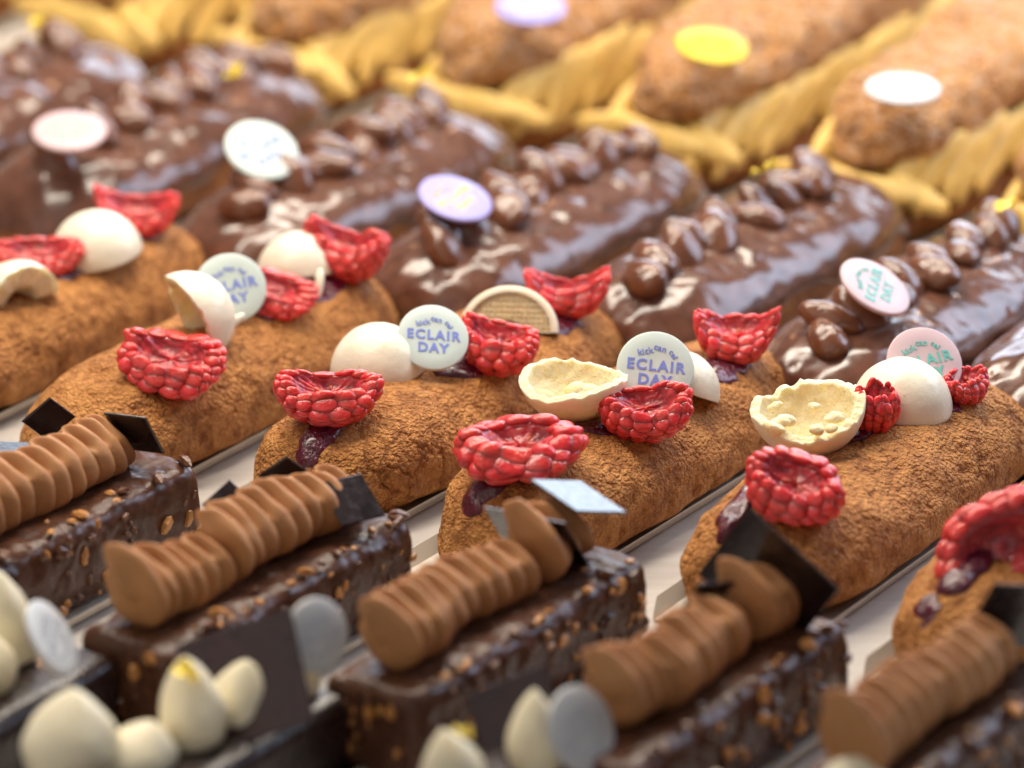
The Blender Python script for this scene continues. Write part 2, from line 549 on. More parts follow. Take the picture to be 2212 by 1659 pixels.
# ------------------------------------------------------------------ toppings
def raspberry_mesh(seed, a=1.12, b=0.80, h=0.62, fold=0.25, cup=0.16, slit=0.66, druplets=1.0, pinch=0.28):
    """half a raspberry, hollow side up: a thick-walled cup whose outside and rim are set with round drupelets"""
    rng = np.random.RandomState(seed)
    N, Mo, Mi = 96, 36, 26
    th = np.linspace(0, 2 * np.pi, N, endpoint=False)
    pr = []
    for t in np.linspace(0.02, 1, Mo):
        ps = t * math.radians(158)
        k = np.clip((ps - math.pi / 2) / math.radians(68), 0, 1)
        r = math.sin(ps) if ps < math.pi / 2 else slit + (1 - slit) * math.cos(k * math.pi / 2) ** 0.8
        z = -math.cos(ps) if ps < math.pi / 2 else 0.50 * math.sin(k * math.pi / 2) ** 0.9
        pr.append((r * 0.93, z * 0.93))
    for t in np.linspace(0, 1, Mi + 1)[1:]:
        pr.append((max(0.004, slit * 0.93 * (1 - t)), 0.46 - cup * 2.2 * math.sin(min(1.0, t * 1.35) * math.pi / 2)))
    pr = np.array(pr)
    P = np.stack([pr[:, 0:1] * np.cos(th), pr[:, 0:1] * np.sin(th), np.repeat(pr[:, 1:2], N, 1)], 2)
    inn = np.clip((np.arange(len(pr)) - (Mo - 3)) / 5.0, 0, 1)[:, None]
    wr = fbm(P * 4.5 + seed * 2.0, 3, seed)
    ridge = np.cos(th * 17 + 1.5 * np.sin(th * 3 + seed))[None] * np.clip(np.hypot(P[..., 0], P[..., 1]) / 0.5, 0, 1)
    P[..., 2] += inn * (0.05 * wr + 0.022 * ridge)
    inner = np.array([0.58, 0.045, 0.060]) * (0.85 + 0.4 * wr)[..., None]
    st = np.clip((vnoise(P * np.array([7.0, 7.0, 2.0]) + seed, seed + 3) - 0.2) * 3, 0, 1)[..., None]
    inner = inner * (1 - 0.5 * st) + np.array([0.72, 0.15, 0.10]) * 0.5 * st
    co = np.array([0.46, 0.016, 0.024]) * (1 - inn[..., None]) + inner * inn[..., None]
    V, F = loft(P)
    cc = np.vstack([co.reshape(-1, 3), co[0, 0], co[-1, 0]])
    Vs, Cs = [V], [cc]
    # drupelets
    base = ellipsoid(1, 1, 1, 10, 14)
    bv, bf = loft(base)
    F = list(F)
    off = len(V)
    for r_i, (cr, cz) in enumerate(((0.24, -0.90), (0.50, -0.80), (0.72, -0.62), (0.86, -0.36), (0.94, -0.08), (0.93, 0.19), (0.80, 0.40))):
        n = max(3, int(round(2 * math.pi * cr / (0.335 * druplets))))
        for k in range(n):
            t = 2 * math.pi * (k + 0.5 * (r_i % 2) + rng.uniform(-.15, .15)) / n
            q = rng.uniform(0.96, 1.03)
            c = np.array([cr * q * math.cos(t), cr * q * math.sin(t), cz + rng.uniform(-.04, .04)])
            nrm = np.array([math.cos(t) * cr, math.sin(t) * cr, cz if r_i < 6 else 0.5]); nrm = nrm / np.linalg.norm(nrm)
            tang = np.array([-math.sin(t), math.cos(t), 0])
            mer = np.cross(nrm, tang)
            rr = 0.196 * druplets * rng.uniform(0.90, 1.10)
            v = c + bv[:, 0:1] * tang * rr + bv[:, 1:2] * mer * rr * 1.18 + bv[:, 2:3] * nrm * rr * 0.92
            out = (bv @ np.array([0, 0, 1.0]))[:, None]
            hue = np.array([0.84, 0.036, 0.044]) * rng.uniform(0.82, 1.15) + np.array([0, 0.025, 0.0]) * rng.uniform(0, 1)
            cl = hue * (0.78 + 0.24 * np.clip(out, -0.5, 1))  # crease shade put into the tint: roots darker, tips lighter
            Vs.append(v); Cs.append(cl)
            F += [tuple(i + off for i in f) for f in bf]
            off += len(v)
    V = np.vstack(Vs); cc = np.vstack(Cs)
    # overall shape: torn, squashed, folded
    an = np.arctan2(V[:, 1], V[:, 0])
    tear = 0.12 * vnoise(np.stack([np.cos(an) * 1.9, np.sin(an) * 1.9, an * 0 + seed], 1), seed + 5)
    up = np.clip((V[:, 2] + 0.3) / 0.8, 0, 1)
    V[:, 2] += tear * up * 1.7
    V[:, :2] *= (1 + tear * 0.7)[:, None]
    V[:, 0] = np.sign(V[:, 0]) * np.abs(V[:, 0]) ** 0.86
    X, Y, Z = V[:, 0] * a, V[:, 1] * b, (V[:, 2] + 1.05) / 1.6 * h * 0.86
    Y = Y * (1 - pinch * np.clip((V[:, 2] + 0.1) / 0.6, 0, 1) ** 1.3)
    sk = rng.uniform(-0.18, 0.18)
    Y = Y + sk * X * np.abs(X) / a
    Z = Z + fold * (X / a) ** 2 * 0.5
    X = X * (1 - 0.14 * fold * (X / a) ** 2)
    return np.stack([X, Y, Z - 0.02], 1), F, np.clip(cc, 0, 1)

RASP = 0
def raspberry(label, pos, xdir, zdir, seed, **kw):
    V, F, c = raspberry_mesh(seed, **kw)
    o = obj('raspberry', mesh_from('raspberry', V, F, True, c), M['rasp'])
    place(o, pos, xdir, zdir)
    tag(o, label, 'raspberry', 'raspberries on the crumb-crusted eclairs')
    # a few pale pips caught in the hollow
    rng = random.Random(seed)
    for k in range(rng.randint(1, 3)):
        t, r = rng.uniform(0, 6.28), rng.uniform(0.15, 0.62)
        ix = int((t / 6.2832) * 96) % 96
        iy = 36 + int((1 - r) * 25)
        p = V[iy * 96 + ix]
        pip = obj('pip', PIP, M['pip'], o)
        pip.location = (p + np.array([0, 0, -0.005])) * S
        pip.rotation_euler = (rng.uniform(-.4, .4), rng.uniform(-.4, .4), t)
    return o
def ellipsoid(a, b, c, n=14, m=20):
    t = np.linspace(0.02, np.pi - 0.02, n)
    f = np.linspace(0, 2 * np.pi, m, endpoint=False)
    T, Fi = np.meshgrid(t, f, indexing='ij')
    return np.stack([-a * np.cos(T), b * np.sin(T) * np.cos(Fi), c * np.sin(T) * np.sin(Fi)], 2)
PIP = mesh_from('pip', *loft(ellipsoid(0.10, 0.045, 0.035, 8, 10)))

def shell_mesh(name, R, t, edge, seed=0, crumble=0.0, n=40, m=96, squash=1.0, tails=()):
    """part of a hollow chocolate sphere. edge(theta) = polar angle where it ends; pole is +z"""
    th = np.linspace(0, 2 * np.pi, m, endpoint=False)
    e = np.array([edge(a) for a in th])
    if crumble:
        e = e + crumble * fbm(np.stack([np.cos(th) * 6, np.sin(th) * 6, th * 0 + seed], 1), 3, seed)
    rings = []
    s = np.linspace(0.001, 1, n)
    wob = lambda ps: 1 + 0.012 * fbm(np.stack([np.cos(th) * 1.5, np.sin(th) * 1.5, ps * 1.5 + seed], 1), 2, seed)
    def ring(rad, ps):
        return np.stack([rad * np.sin(ps) * np.cos(th), rad * np.sin(ps) * np.sin(th), rad * np.cos(ps) * squash], 1)
    for k in s:
        ps = e * k
        r = ring(R * wob(ps), ps)
        for (ta, tw, tl) in tails:
            d = (th - ta + np.pi) % (2 * np.pi) - np.pi
            g = np.exp(-(d / tw) ** 2) * np.clip((k - 0.72) / 0.28, 0, 1) ** 1.5
            r[:, 2] -= tl * g
            r[:, :2] *= (1 + 0.05 * g)[:, None]
        rings.append(r)
    nro = len(rings)
    for k in (0.25, 0.5, 0.75):
        rings.append(rings[nro - 1] * (1 - t / R * k) + np.array([0, 0, 0.015 * math.sin(k * math.pi)]))
    for k in s[::-2]:
        ps = e * k
        rings.append(ring(R - t + 0.05 * (fbm(np.stack([np.cos(th) * 3, np.sin(th) * 3, ps * 3 + seed], 1), 2, seed + 4) if crumble else 0), ps))
    V, F = loft(np.array(rings))
    outer = (nro - 1) * m
    me = mesh_from(name, V, F)
    me.materials.append(M['white']); me.materials.append(M['whiteinner'])
    idx = np.array([1 if min(p.vertices) >= outer and max(p.vertices) < len(V) - 2 else 0 for p in me.polygons])
    if crumble:
        me.polygons.foreach_set('material_index', idx.astype(np.int32))
    return me
def dome(label, pos, pole, R=1.02, seed=0, tails=(), spin=(1, 0, 0), edge=None, crumble=0.0, t=0.16, squash=1.0, name='white_chocolate_dome', group='white chocolate domes'):
    me = shell_mesh(name, R, t, edge or (lambda a: math.pi / 2), seed, crumble, tails=tails, squash=squash)
    o = obj(name, me, None)
    place(o, pos, spin, pole)
    return tag(o, label, 'chocolate dome', group)

# printed disc
def text_mesh():
    V, F = [], []
    def add(txt, size, x, y, rot, offset, sp=1.06):
        cu = bpy.data.curves.new('t', 'FONT')
        cu.body = txt; cu.size = size; cu.align_x = 'CENTER'; cu.align_y = 'CENTER'
        cu.offset = offset; cu.space_character = sp; cu.resolution_u = 3
        cu.extrude = 0.006
        o = bpy.data.objects.new('t', cu)
        COL.objects.link(o)
        bpy.context.view_layer.update()
        me = bpy.data.meshes.new_from_object(o.evaluated_get(bpy.context.evaluated_depsgraph_get()))
        off = len(V)
        c, s = math.cos(rot), math.sin(rot)
        for v in me.vertices:
            V.append((v.co.x * c - v.co.y * s + x, v.co.x * s + v.co.y * c + y, v.co.z))
        for p in me.polygons:
            F.append(tuple(off + i for i in p.vertices))
        bpy.data.objects.remove(o); bpy.data.curves.remove(cu); bpy.data.meshes.remove(me)
    add('ECLAIR', 0.315, 0.0, 0.04, 0.0, 0.010, 1.22)
    add('DAY', 0.315, 0.0, -0.27, 0.0, 0.010, 1.15)
    add('kick', 0.185, -0.24, 0.33, 0.28, 0.003)
    add('can', 0.185, 0.06, 0.43, -0.20, 0.003)
    add('cel', 0.165, 0.33, 0.32, -0.95, 0.003)
    return V, F
TXT = text_mesh()
LETTER = {k: mesh_from('lettering', *TXT, False) for k in INK}
for k in INK:
    LETTER[k].materials.append(INK[k])
def disc_mesh(name, R=0.79, t=0.10):
    prof = [(0.001, 0), (R * 0.6, 0), (R - 0.03, 0.0), (R - 0.008, -0.012), (R, -0.035), (R, -t + 0.03), (R - 0.02, -t), (R * 0.5, -t), (0.001, -t)]
    m = 72
    a = np.linspace(0, 2 * np.pi, m, endpoint=False)
    P = np.array([[(r * math.cos(x), r * math.sin(x), z) for x in a] for r, z in prof])
    V, F = loft(P)
    return mesh_from(name, V, [f[::-1] for f in F])
DMESH = {}
def disc(label, u, v, z, q, delta, spin, colour, ink, group, zfix=None, lettering=True, flip=1, R=1.0):
    """printed disc seen as an ellipse: q short/long axis, delta long-axis tilt (clockwise), spin of the print"""
    if colour not in DMESH:
        DMESH[colour] = disc_mesh('chocolate_disc')
        DMESH[colour].materials.append(DISC[colour])
    d = math.radians(delta)
    n = camvec(math.sqrt(1 - q * q) * math.sin(d) * flip, math.sqrt(1 - q * q) * math.cos(d) * flip, q)
    lx = camvec(math.cos(d), -math.sin(d), 0)
    ly = np.cross(n, lx)
    s = math.radians(spin)
    xd = lx * math.cos(s) + ly * math.sin(s)
    o = obj('printed_chocolate_disc', DMESH[colour], None)
    p = at(u, v, z)
    place(o, p, xd, n)
    o.scale = (R, R, 1)
    tag(o, label, 'chocolate disc', group)
    if lettering:
        l = obj('lettering', LETTER[ink], None, o)
        l.location = (0, 0, 0.007 * S)
    return o

def leaf_mesh(seed, r=0.2):
    n = 9
    rng = np.random.RandomState(seed)
    g = np.linspace(-1, 1, n)
    X, Y = np.meshgrid(g, g, indexing='ij')
    k = 1 + 0.35 * vnoise(np.stack([X * 2, Y * 2, X * 0 + seed], 2), seed)
    Z = 0.55 * vnoise(np.stack([X * 1.6, Y * 1.6, X * 0 + seed + 4], 2), seed + 1)
    P = np.stack([X * k * r, Y * k * r * 0.8, Z * r], 2).reshape(-1, 3)
    B = P - np.array([0, 0, 0.012])
    F = ring_faces(n, n, False) + [f[::-1] for f in ring_faces(n, n, False, n * n)]
    return mesh_from('gold_leaf', np.vstack([P, B]), F)

def square_plate(name, size, t=0.06):
    h, k = size / 2, t / 2
    c = 0.018
    V, F = [], []
    ringz = [(-k, h - c), (-k + c, h), (k - c, h), (k, h - c)]
    for z, r in ringz:
        V += [(-r, -r, z), (r, -r, z), (r, r, z), (-r, r, z)]
    F = ring_faces(4, 4) + [(3, 2, 1, 0), (12, 13, 14, 15)]
    return mesh_from(name, V, F, False)
def solve_square(e1, e2, sgn):
    """two neighbouring edges of a square as seen in the picture -> their true directions"""
    e1, e2 = np.array(e1, float), np.array(e2, float)
    k = float(e1 @ e2)
    m = float(e2 @ e2 - e1 @ e1)
    d1 = math.sqrt((m + math.sqrt(m * m + 4 * k * k)) / 2) if (m or k) else 0.0
    d2 = -k / d1 if d1 > 1e-6 else math.sqrt(max(0, -m))
    d1, d2 = d1 * sgn, d2 * sgn
    A = camvec(e1[0], e1[1], d1); B = camvec(e2[0], e2[1], d2)
    return A, B

# ================================================================== ROW: crumb-crusted raspberry eclairs
ECL = {}
EL, EW, EH = 11.5, 3.85, 2.25
ORD = {0: 'cut off by the left edge', 1: 'second from the left', 2: 'third from the left', 3: 'fourth from the left', 4: 'fifth from the left', 5: 'cut off by the right edge'}
def eclair(i, u, v, drz, seed, cardlen=None):
    p = at(u, v + 34, 0.6)
    rz = AX + math.radians(drz)
    b = Body(EL, EW, EH, 0.09, seed, 0.12)
    t = thing('crumb_eclair', 'brown crumb-crusted eclair with raspberries, ' + ORD[i] + ' of its row', 'eclair', (p[0], p[1], 0), rz, 'crumb-crusted raspberry eclairs')
    obj('crust', b.mesh('crust', 330, 170), M['crust'], t)
    ECL[i] = (Placed(b, p[0], p[1], rz), t)
    off = rot2(rz) * 0.0
    card('cake_card', 'white folded card under the crumb-crusted eclair ' + ORD[i], p[0], p[1], rz, EL + 0.3, EW * 0.84)
eclair(0, 55, 705, -1, 1)
eclair(1, 462, 815, 0, 2)
eclair(2, 962, 882, -1, 3)
eclair(3, 1350, 988, 1, 4)
eclair(4, 1868, 1075, 3, 5)
eclair(5, 2318, 1200, 3, 6)

def jam(i, pts, width, thick, seed, name='jam'):
    pl, t = ECL[i]
    path = [pl.hit(u, v)[1] for u, v in pts]
    return obj(name, pl.b.patch(name, path, width, thick, seed), M['jam'], t)
jam(1, [(360, 800), (300, 835)], [0.7, 0.75, 0.5], 0.05, 1)
jam(2, [(735, 885), (695, 935), (665, 985), (655, 1012)], [0.75, 0.75, 0.6, 0.45], 0.16, 2)
jam(3, [(1090, 1000), (1060, 1050), (1025, 1085), (1005, 1120)], [0.6, 0.7, 0.75, 0.4], 0.18, 3)
jam(4, [(1660, 1045), (1610, 1085), (1575, 1125), (1560, 1180)], [0.5, 0.75, 0.6, 0.4], 0.22, 4)
jam(5, [(2120, 1195), (2075, 1245), (2045, 1290)], [0.8, 0.9, 0.7], 0.20, 5)
jam(5, [(2005, 1365), (1975, 1395)], [0.7, 0.8, 0.6], 0.10, 6)
for i, pts, w in ((0, [(90, 605), (170, 575), (250, 540)], [0.6, 0.7, 0.6]), (0, [(290, 520), (330, 490)], [0.6, 0.7]),
                  (1, [(560, 690), (640, 650), (740, 610)], [0.6, 0.8, 0.7]), (2, [(930, 800), (1010, 800), (1130, 760)], [0.5, 0.7, 0.6]),
                  (2, [(1180, 715), (1240, 690)], [0.6, 0.7]), (3, [(1240, 930), (1330, 925), (1420, 900)], [0.6, 0.8, 0.7]),
                  (3, [(1530, 820), (1600, 770)], [0.8, 0.9]), (4, [(1830, 955), (1880, 925)], [0.5, 0.6]),
                  (4, [(1960, 900), (2060, 870)], [0.7, 0.8])):
    jam(i, pts, w, 0.08, 20 + i)

def rasp(i, u, v, tilt, lean, label, seed, back=0.0, **kw):
    """u,v: contact point; tilt: long-axis angle in the picture (clockwise deg); lean: how far the hollow turns to the viewer"""
    pl, t = ECL[i]
    p, _ = pl.hit(u, v)
    d = math.radians(tilt)
    x = camvec(math.cos(d), -math.sin(d), 0)
    l = math.radians(lean)
    z = math.cos(l) * np.array([0, 0, 1.0]) + math.sin(l) * np.array([0, -1.0, 0]) + back * np.array([1.0, 0, 0])
    raspberry(label, p + np.array([0, 0, -0.04]) + z / np.linalg.norm(z) * 0.0, x, z, seed, **kw)
rasp(0, 0, 410, 0, 20, 'raspberry at the far left edge of the picture', 11)
rasp(0, 300, 492, 0, 15, 'curled raspberry behind the white dome on the left-edge eclair', 12, fold=0.9, b=0.62, h=0.8, a=1.05)
rasp(0, 85, 578, 4, 20, 'raspberry between two white domes on the left-edge eclair', 13, b=0.6, h=0.75, a=0.95)
rasp(1, 372, 812, 24, 26, 'raspberry at the near end of the eclair with the drip-tailed broken dome', 14, a=1.17, b=0.85, h=1.0)
rasp(1, 580, 655, 32, 25, 'raspberry behind the mint disc and before the drip-tailed whole dome', 15, a=1.15, b=0.62, h=0.8)
rasp(1, 752, 595, 45, 10, 'raspberry at the far end behind the drip-tailed whole dome', 16, a=0.95, b=0.7, h=1.2, fold=0.5)
rasp(2, 712, 895, -4, 14, 'raspberry at the near end, square-edged, with jam dripping below it', 17, a=1.16, b=0.72, h=1.02, fold=0.45)
rasp(2, 1078, 788, 18, 15, 'torn raspberry leaning on the disc before the wafer-lined dome', 18, a=0.92, b=0.7, h=1.1, fold=0.4)
rasp(2, 1226, 678, -8, 5, 'v-shaped raspberry rising behind the wafer-lined dome', 19, a=1.05, b=0.56, h=0.90, fold=0.95)
rasp(3, 1122, 1006, 4, 12, 'plump raspberry in sharp focus at the near end beside the broken half dome', 20, a=1.18, b=0.95, h=0.95, fold=0.1, druplets=1.3)
rasp(3, 1395, 928, -5, 18, 'raspberry between the broken half dome and the mint disc', 21, a=0.95, b=0.7, h=1.05, fold=0.3)
rasp(3, 1590, 770, 12, 10, 'bright red folded raspberry at the far end beside the chocolate eclair', 22, a=0.95, b=0.7, h=0.95, fold=0.8)
rasp(4, 1716, 1085, 26, 28, 'raspberry at the near end below the crumb-filled broken dome', 23, a=0.98, b=0.85, h=1.1, fold=0.1)
rasp(4, 1892, 924, -25, 10, 'raspberry wedged between the broken dome and the whole dome before the pink disc', 24, a=0.50, b=0.46, h=1.15, fold=0.1)
rasp(4, 2080, 862, -60, 10, 'raspberry peeping out behind the pink disc', 26, a=0.5, b=0.45, h=0.7)
rasp(5, 2150, 1190, -28, 58, 'large hollow raspberry at the right edge of the picture', 25, a=1.30, b=0.95, h=0.95, fold=0.1, cup=0.34, slit=0.62, pinch=0.05)

def dome_at(i, u, v, pole, label, dz=0.0, **kw):
    pl, t = ECL[i]
    p, _ = pl.hit(u, v)
    return dome(label, p + np.array([0, 0, dz]), pole, **kw)
Z3 = np.array([0, 0, 1.0])
dome_at(0, 210, 552, Z3 + 0.18 * RGT * -1, 'whole white dome on the left-edge eclair before the curled raspberry', R=1.04, seed=1)
dome_at(0, 42, 655, camvec(-0.30, 0.95, -0.1), 'broken white dome with cut side showing at the far left', R=0.96, seed=2, crumble=0.04, t=0.55,
        edge=lambda a: math.pi / 2 - 0.75 * max(0, math.cos(a)) ** 1.2, spin=camvec(0.6, -0.2, 0.8))
DOME_TAIL = dome_at(1, 648, 592, camvec(-0.10, 0.98, 0.12), 'whole white dome with a drip tail on the eclair with two drip-tailed domes', R=0.96, seed=3, spin=camvec(0.8, 0, 0.6))
DOME_STUB = dome_at(1, 405, 735, camvec(0.74, 0.42, -0.42), 'broken white dome with a stub tail and open hollow beside the mint disc', dz=0.50, R=1.04, seed=4, crumble=0.03, t=0.14,
        edge=lambda a: math.radians(96) - 0.42 * max(0, math.cos(a - 2.6)), spin=camvec(0.7, -0.5, 0.5))
dome_at(2, 818, 800, Z3 - 0.10 * RGT, 'whole white dome leaning on the mint disc, third eclair from the left', R=1.03, seed=5)
dome_at(3, 1468, 845, camvec(0.30, 0.95, 0), 'whole white dome behind the mint disc on the fourth eclair', R=0.86, seed=7)
dome_at(4, 1948, 880, Z3 + 0.1 * RGT, 'whole white dome in front of the pink disc at the right', R=1.07, seed=8)
# broken halves lying with the hollow up
BOWL4 = dome_at(3, 1236, 895, camvec(0.06, -0.93, -0.36), 'broken half dome lying hollow side up on the fourth eclair', dz=1.08, R=1.18, seed=9, crumble=0.04, t=0.17,
        edge=lambda a: math.radians(76) + 0.10 * math.sin(a * 2), squash=1.0, spin=camvec(1, 0, 0), name='broken_chocolate_dome', group='broken white chocolate domes')
BOWL5 = dome_at(4, 1742, 975, camvec(0.12, -0.84, -0.52), 'broken half dome full of pale crumbs on the fifth eclair', dz=1.12, R=1.22, seed=10, crumble=0.10, t=0.20,
        edge=lambda a: math.radians(82) + 0.10 * math.cos(a * 2 + 1), squash=0.95, spin=camvec(1, -0.3, 0), name='broken_chocolate_dome', group='broken white chocolate domes')

def drip(parent, u, v, z, d, ln, r):
    P = ellipsoid(ln, r, r, 16, 16)
    t_ = (P[..., 0] / ln + 1) / 2
    P[..., 1:] *= (1.25 - 0.45 * t_)[..., None]
    o = obj('drip_tail', mesh_from('drip_tail', *loft(P)), M['white'])
    bpy.context.view_layer.update()
    place(o, at(u, v, z), d, camvec(0.3, 0.3, 1))
    bpy.context.view_layer.update()
    mw = o.matrix_world.copy()
    o.parent = parent
    o.matrix_basis = parent.matrix_world.inverted() @ mw
drip(DOME_TAIL, 690, 612, 2.55, camvec(-0.12, -1, 0.1), 0.36, 0.10)
drip(DOME_STUB, 506, 694, 2.75, camvec(0.75, 0.62, 0.2), 0.30, 0.11)
def crumbs(parent, u, v, z, spread, n, seed):
    rng = random.Random(seed)
    for k in range(n):
        P = ellipsoid(0.20, 0.15, 0.12, 9, 11)
        P = P * (1 + 0.4 * vnoise(P * 8 + k * 3 + seed, k))[..., None]
        o = obj('crumb', mesh_from('crumb', *loft(P)), M['whiteinner'])
        place(o, at(u + rng.uniform(-1, 1) * spread, v + rng.uniform(-.4, .4) * spread, z), camvec(1, rng.uniform(-1, 1), 0), camvec(rng.uniform(-.5, .5), 1, 0.5))
        s_ = rng.uniform(0.6, 1.3)
        o.scale = (s_, s_, s_)
        bpy.context.view_layer.update()
        mw = o.matrix_world.copy()
        o.parent = parent
        o.matrix_basis = parent.matrix_world.inverted() @ mw
crumbs(BOWL5, 1735, 905, 2.95, 70, 9, 3)
crumbs(BOWL4, 1238, 860, 2.75, 45, 5, 5)

def wafer_dome(i, u, v):
    """dome cut through: the cut face turned to the viewer shows a waffle-pressed lining"""
    pl, t = ECL[i]
    p, _ = pl.hit(u, v)
    R = 1.10
    root = thing('wafer_lined_dome', 'cut white dome showing a waffle-grid lining on the third eclair', 'chocolate dome')
    th = np.linspace(0, np.pi, 60)
    prof = []
    rings = []
    for k in np.linspace(0.0, 1, 30):
        y = math.cos(k * math.pi / 2) * R * 0.85
        r = math.sqrt(max(R * R - (y / 0.85) ** 2 , 1e-4))
        rings.append(np.stack([r * np.cos(th), np.full(60, y), r * np.sin(th) * 0.92], 1))
    r = R
    for kk in (0.97, 0.92, 0.86):
        rings.append(np.stack([R * kk * np.cos(th), np.full(60, -0.02 - 0.02 * (kk < .95)), R * kk * np.sin(th) * 0.92], 1))
    P = np.array(rings)
    V = P.reshape(-1, 3)
    F = [f for f in ring_faces(P.shape[0], 60, False)]
    obj('shell', mesh_from('shell', V, F), M['white'], root)
    # lining: gridded plate, relief in the mesh
    n, m = 90, 46
    V2, F2 = [], []
    a = np.linspace(0.0, np.pi, n)
    rr = np.linspace(0.26, 0.88, m)
    for ai in a:
        for r_ in rr:
            x, z = R * r_ * math.cos(ai), R * r_ * 0.92 * math.sin(ai)
            gx, gz = (x * 8.5) % 1.0, (z * 8.5) % 1.0
            d = 0.06 * min(1, min(gx, 1 - gx) * 5) * min(1, min(gz, 1 - gz) * 5)
            V2.append((x, 0.0 + d + 0.02, z))
    obj('waffle_lining', mesh_from('waffle_lining', V2, ring_faces(n, m, False)), M['whiteinner'], root)
    V3 = []
    for ai in a:
        for y in (0.03, 0.5):
            V3.append((R * 0.26 * math.cos(ai), y, R * 0.26 * 0.92 * math.sin(ai)))
    obj('hollow', mesh_from('hollow', V3, ring_faces(n, 2, False)), M['whiteinner'], root)
    z = camvec(-0.02, 0.90, -0.42)
    place(root, p + np.array([0, 0, -0.05]), camvec(0.97, -0.05, 0.20), camvec(0.05, 0.95, -0.12))
wafer_dome(2, 1098, 712)

G1 = 'printed discs on the crumb-crusted eclairs'
disc('pale mint disc with blue ECLAIR DAY print, tucked behind the stub-tailed broken dome', 497, 622, 3.00, 0.97, 10, 22, 'mint', 'blue', G1)
disc('pale mint disc with blue print behind the whole dome of the third eclair', 936, 728, 3.05, 0.90, 20, 17, 'mint', 'blue', G1, R=0.97)
disc('pale mint disc with blue print half hidden by a raspberry on the fourth eclair', 1416, 795, 3.05, 0.95, 10, 4, 'mint', 'blue', G1, R=1.04)
disc('pale pink disc with green print behind the whole dome of the fifth eclair', 1998, 783, 3.10, 0.90, 25, 40, 'pink', 'green', G1, R=1.04)

# ================================================================== ROW: nut-studded chocolate bars with piped cream
BL, BW, BH = 8.2, 2.45, 2.0
def rounded_box(L, W, H, r=0.34, n=90, m=64, base=0.06, seed=0):
    """bar with soft corners built as a loft along x"""
    xs = np.concatenate([-L / 2 + r * (1 - np.cos(np.linspace(0, np.pi / 2, 10))), np.linspace(-L / 2 + r, L / 2 - r, n)[1:-1], L / 2 - r * (1 - np.cos(np.linspace(np.pi / 2, 0, 10)))])
    inset = np.array([r - math.sqrt(max(0, r * r - max(0, abs(x) - (L / 2 - r)) ** 2)) for x in xs])
    a = np.linspace(0, 2 * np.pi, m, endpoint=False)
    ca, sa = np.cos(a), np.sin(a)
    e = 0.40
    sy = np.sign(ca) * np.abs(ca) ** e
    sz = np.sign(sa) * np.abs(sa) ** e
    P = np.zeros((len(xs), m, 3))
    for i, x in enumerate(xs):
        w, h = W / 2 - inset[i], H / 2 - inset[i]
        P[i, :, 0] = x
        P[i, :, 1] = sy * w
        P[i, :, 2] = base + H / 2 + sz * h
    # fill the end faces with shrinking rings so that they can carry relief
    cap0 = [P[0] * [1, k, 1] + [0, 0, (1 - k) * (base + H / 2) - (1 - k) * 0] * np.ones((m, 1)) if False else
            np.stack([P[0][:, 0], P[0][:, 1] * k, base + H / 2 + (P[0][:, 2] - base - H / 2) * k], 1) for k in (0.05, 0.25, 0.45, 0.65, 0.85)]
    cap1 = [np.stack([P[-1][:, 0], P[-1][:, 1] * k, base + H / 2 + (P[-1][:, 2] - base - H / 2) * k], 1) for k in (0.85, 0.65, 0.45, 0.25, 0.05)]
    return np.concatenate([np.array(cap0), P, np.array(cap1)], 0)

def nut_mesh(seed):
    P = ellipsoid(0.15, 0.095, 0.08, 5, 6)
    P = P * (1 + 0.45 * vnoise(P * 11 + seed * 5, seed))[..., None]
    return mesh_from('nut_piece', *loft(P), False)
NUTS = [nut_mesh(k) for k in range(5)]
for m_ in NUTS:
    pass
NUTS2 = [m_.copy() for m_ in NUTS]
for m_ in NUTS:
    m_.materials.append(M['nutbit'])
M['coatednut'] = mat_choc('coated_nut', (0.13, 0.050, 0.023), 0.3, bump_d=0.03, coat=0.0)
for m_ in NUTS2:
    m_.materials.append(M['coatednut'])

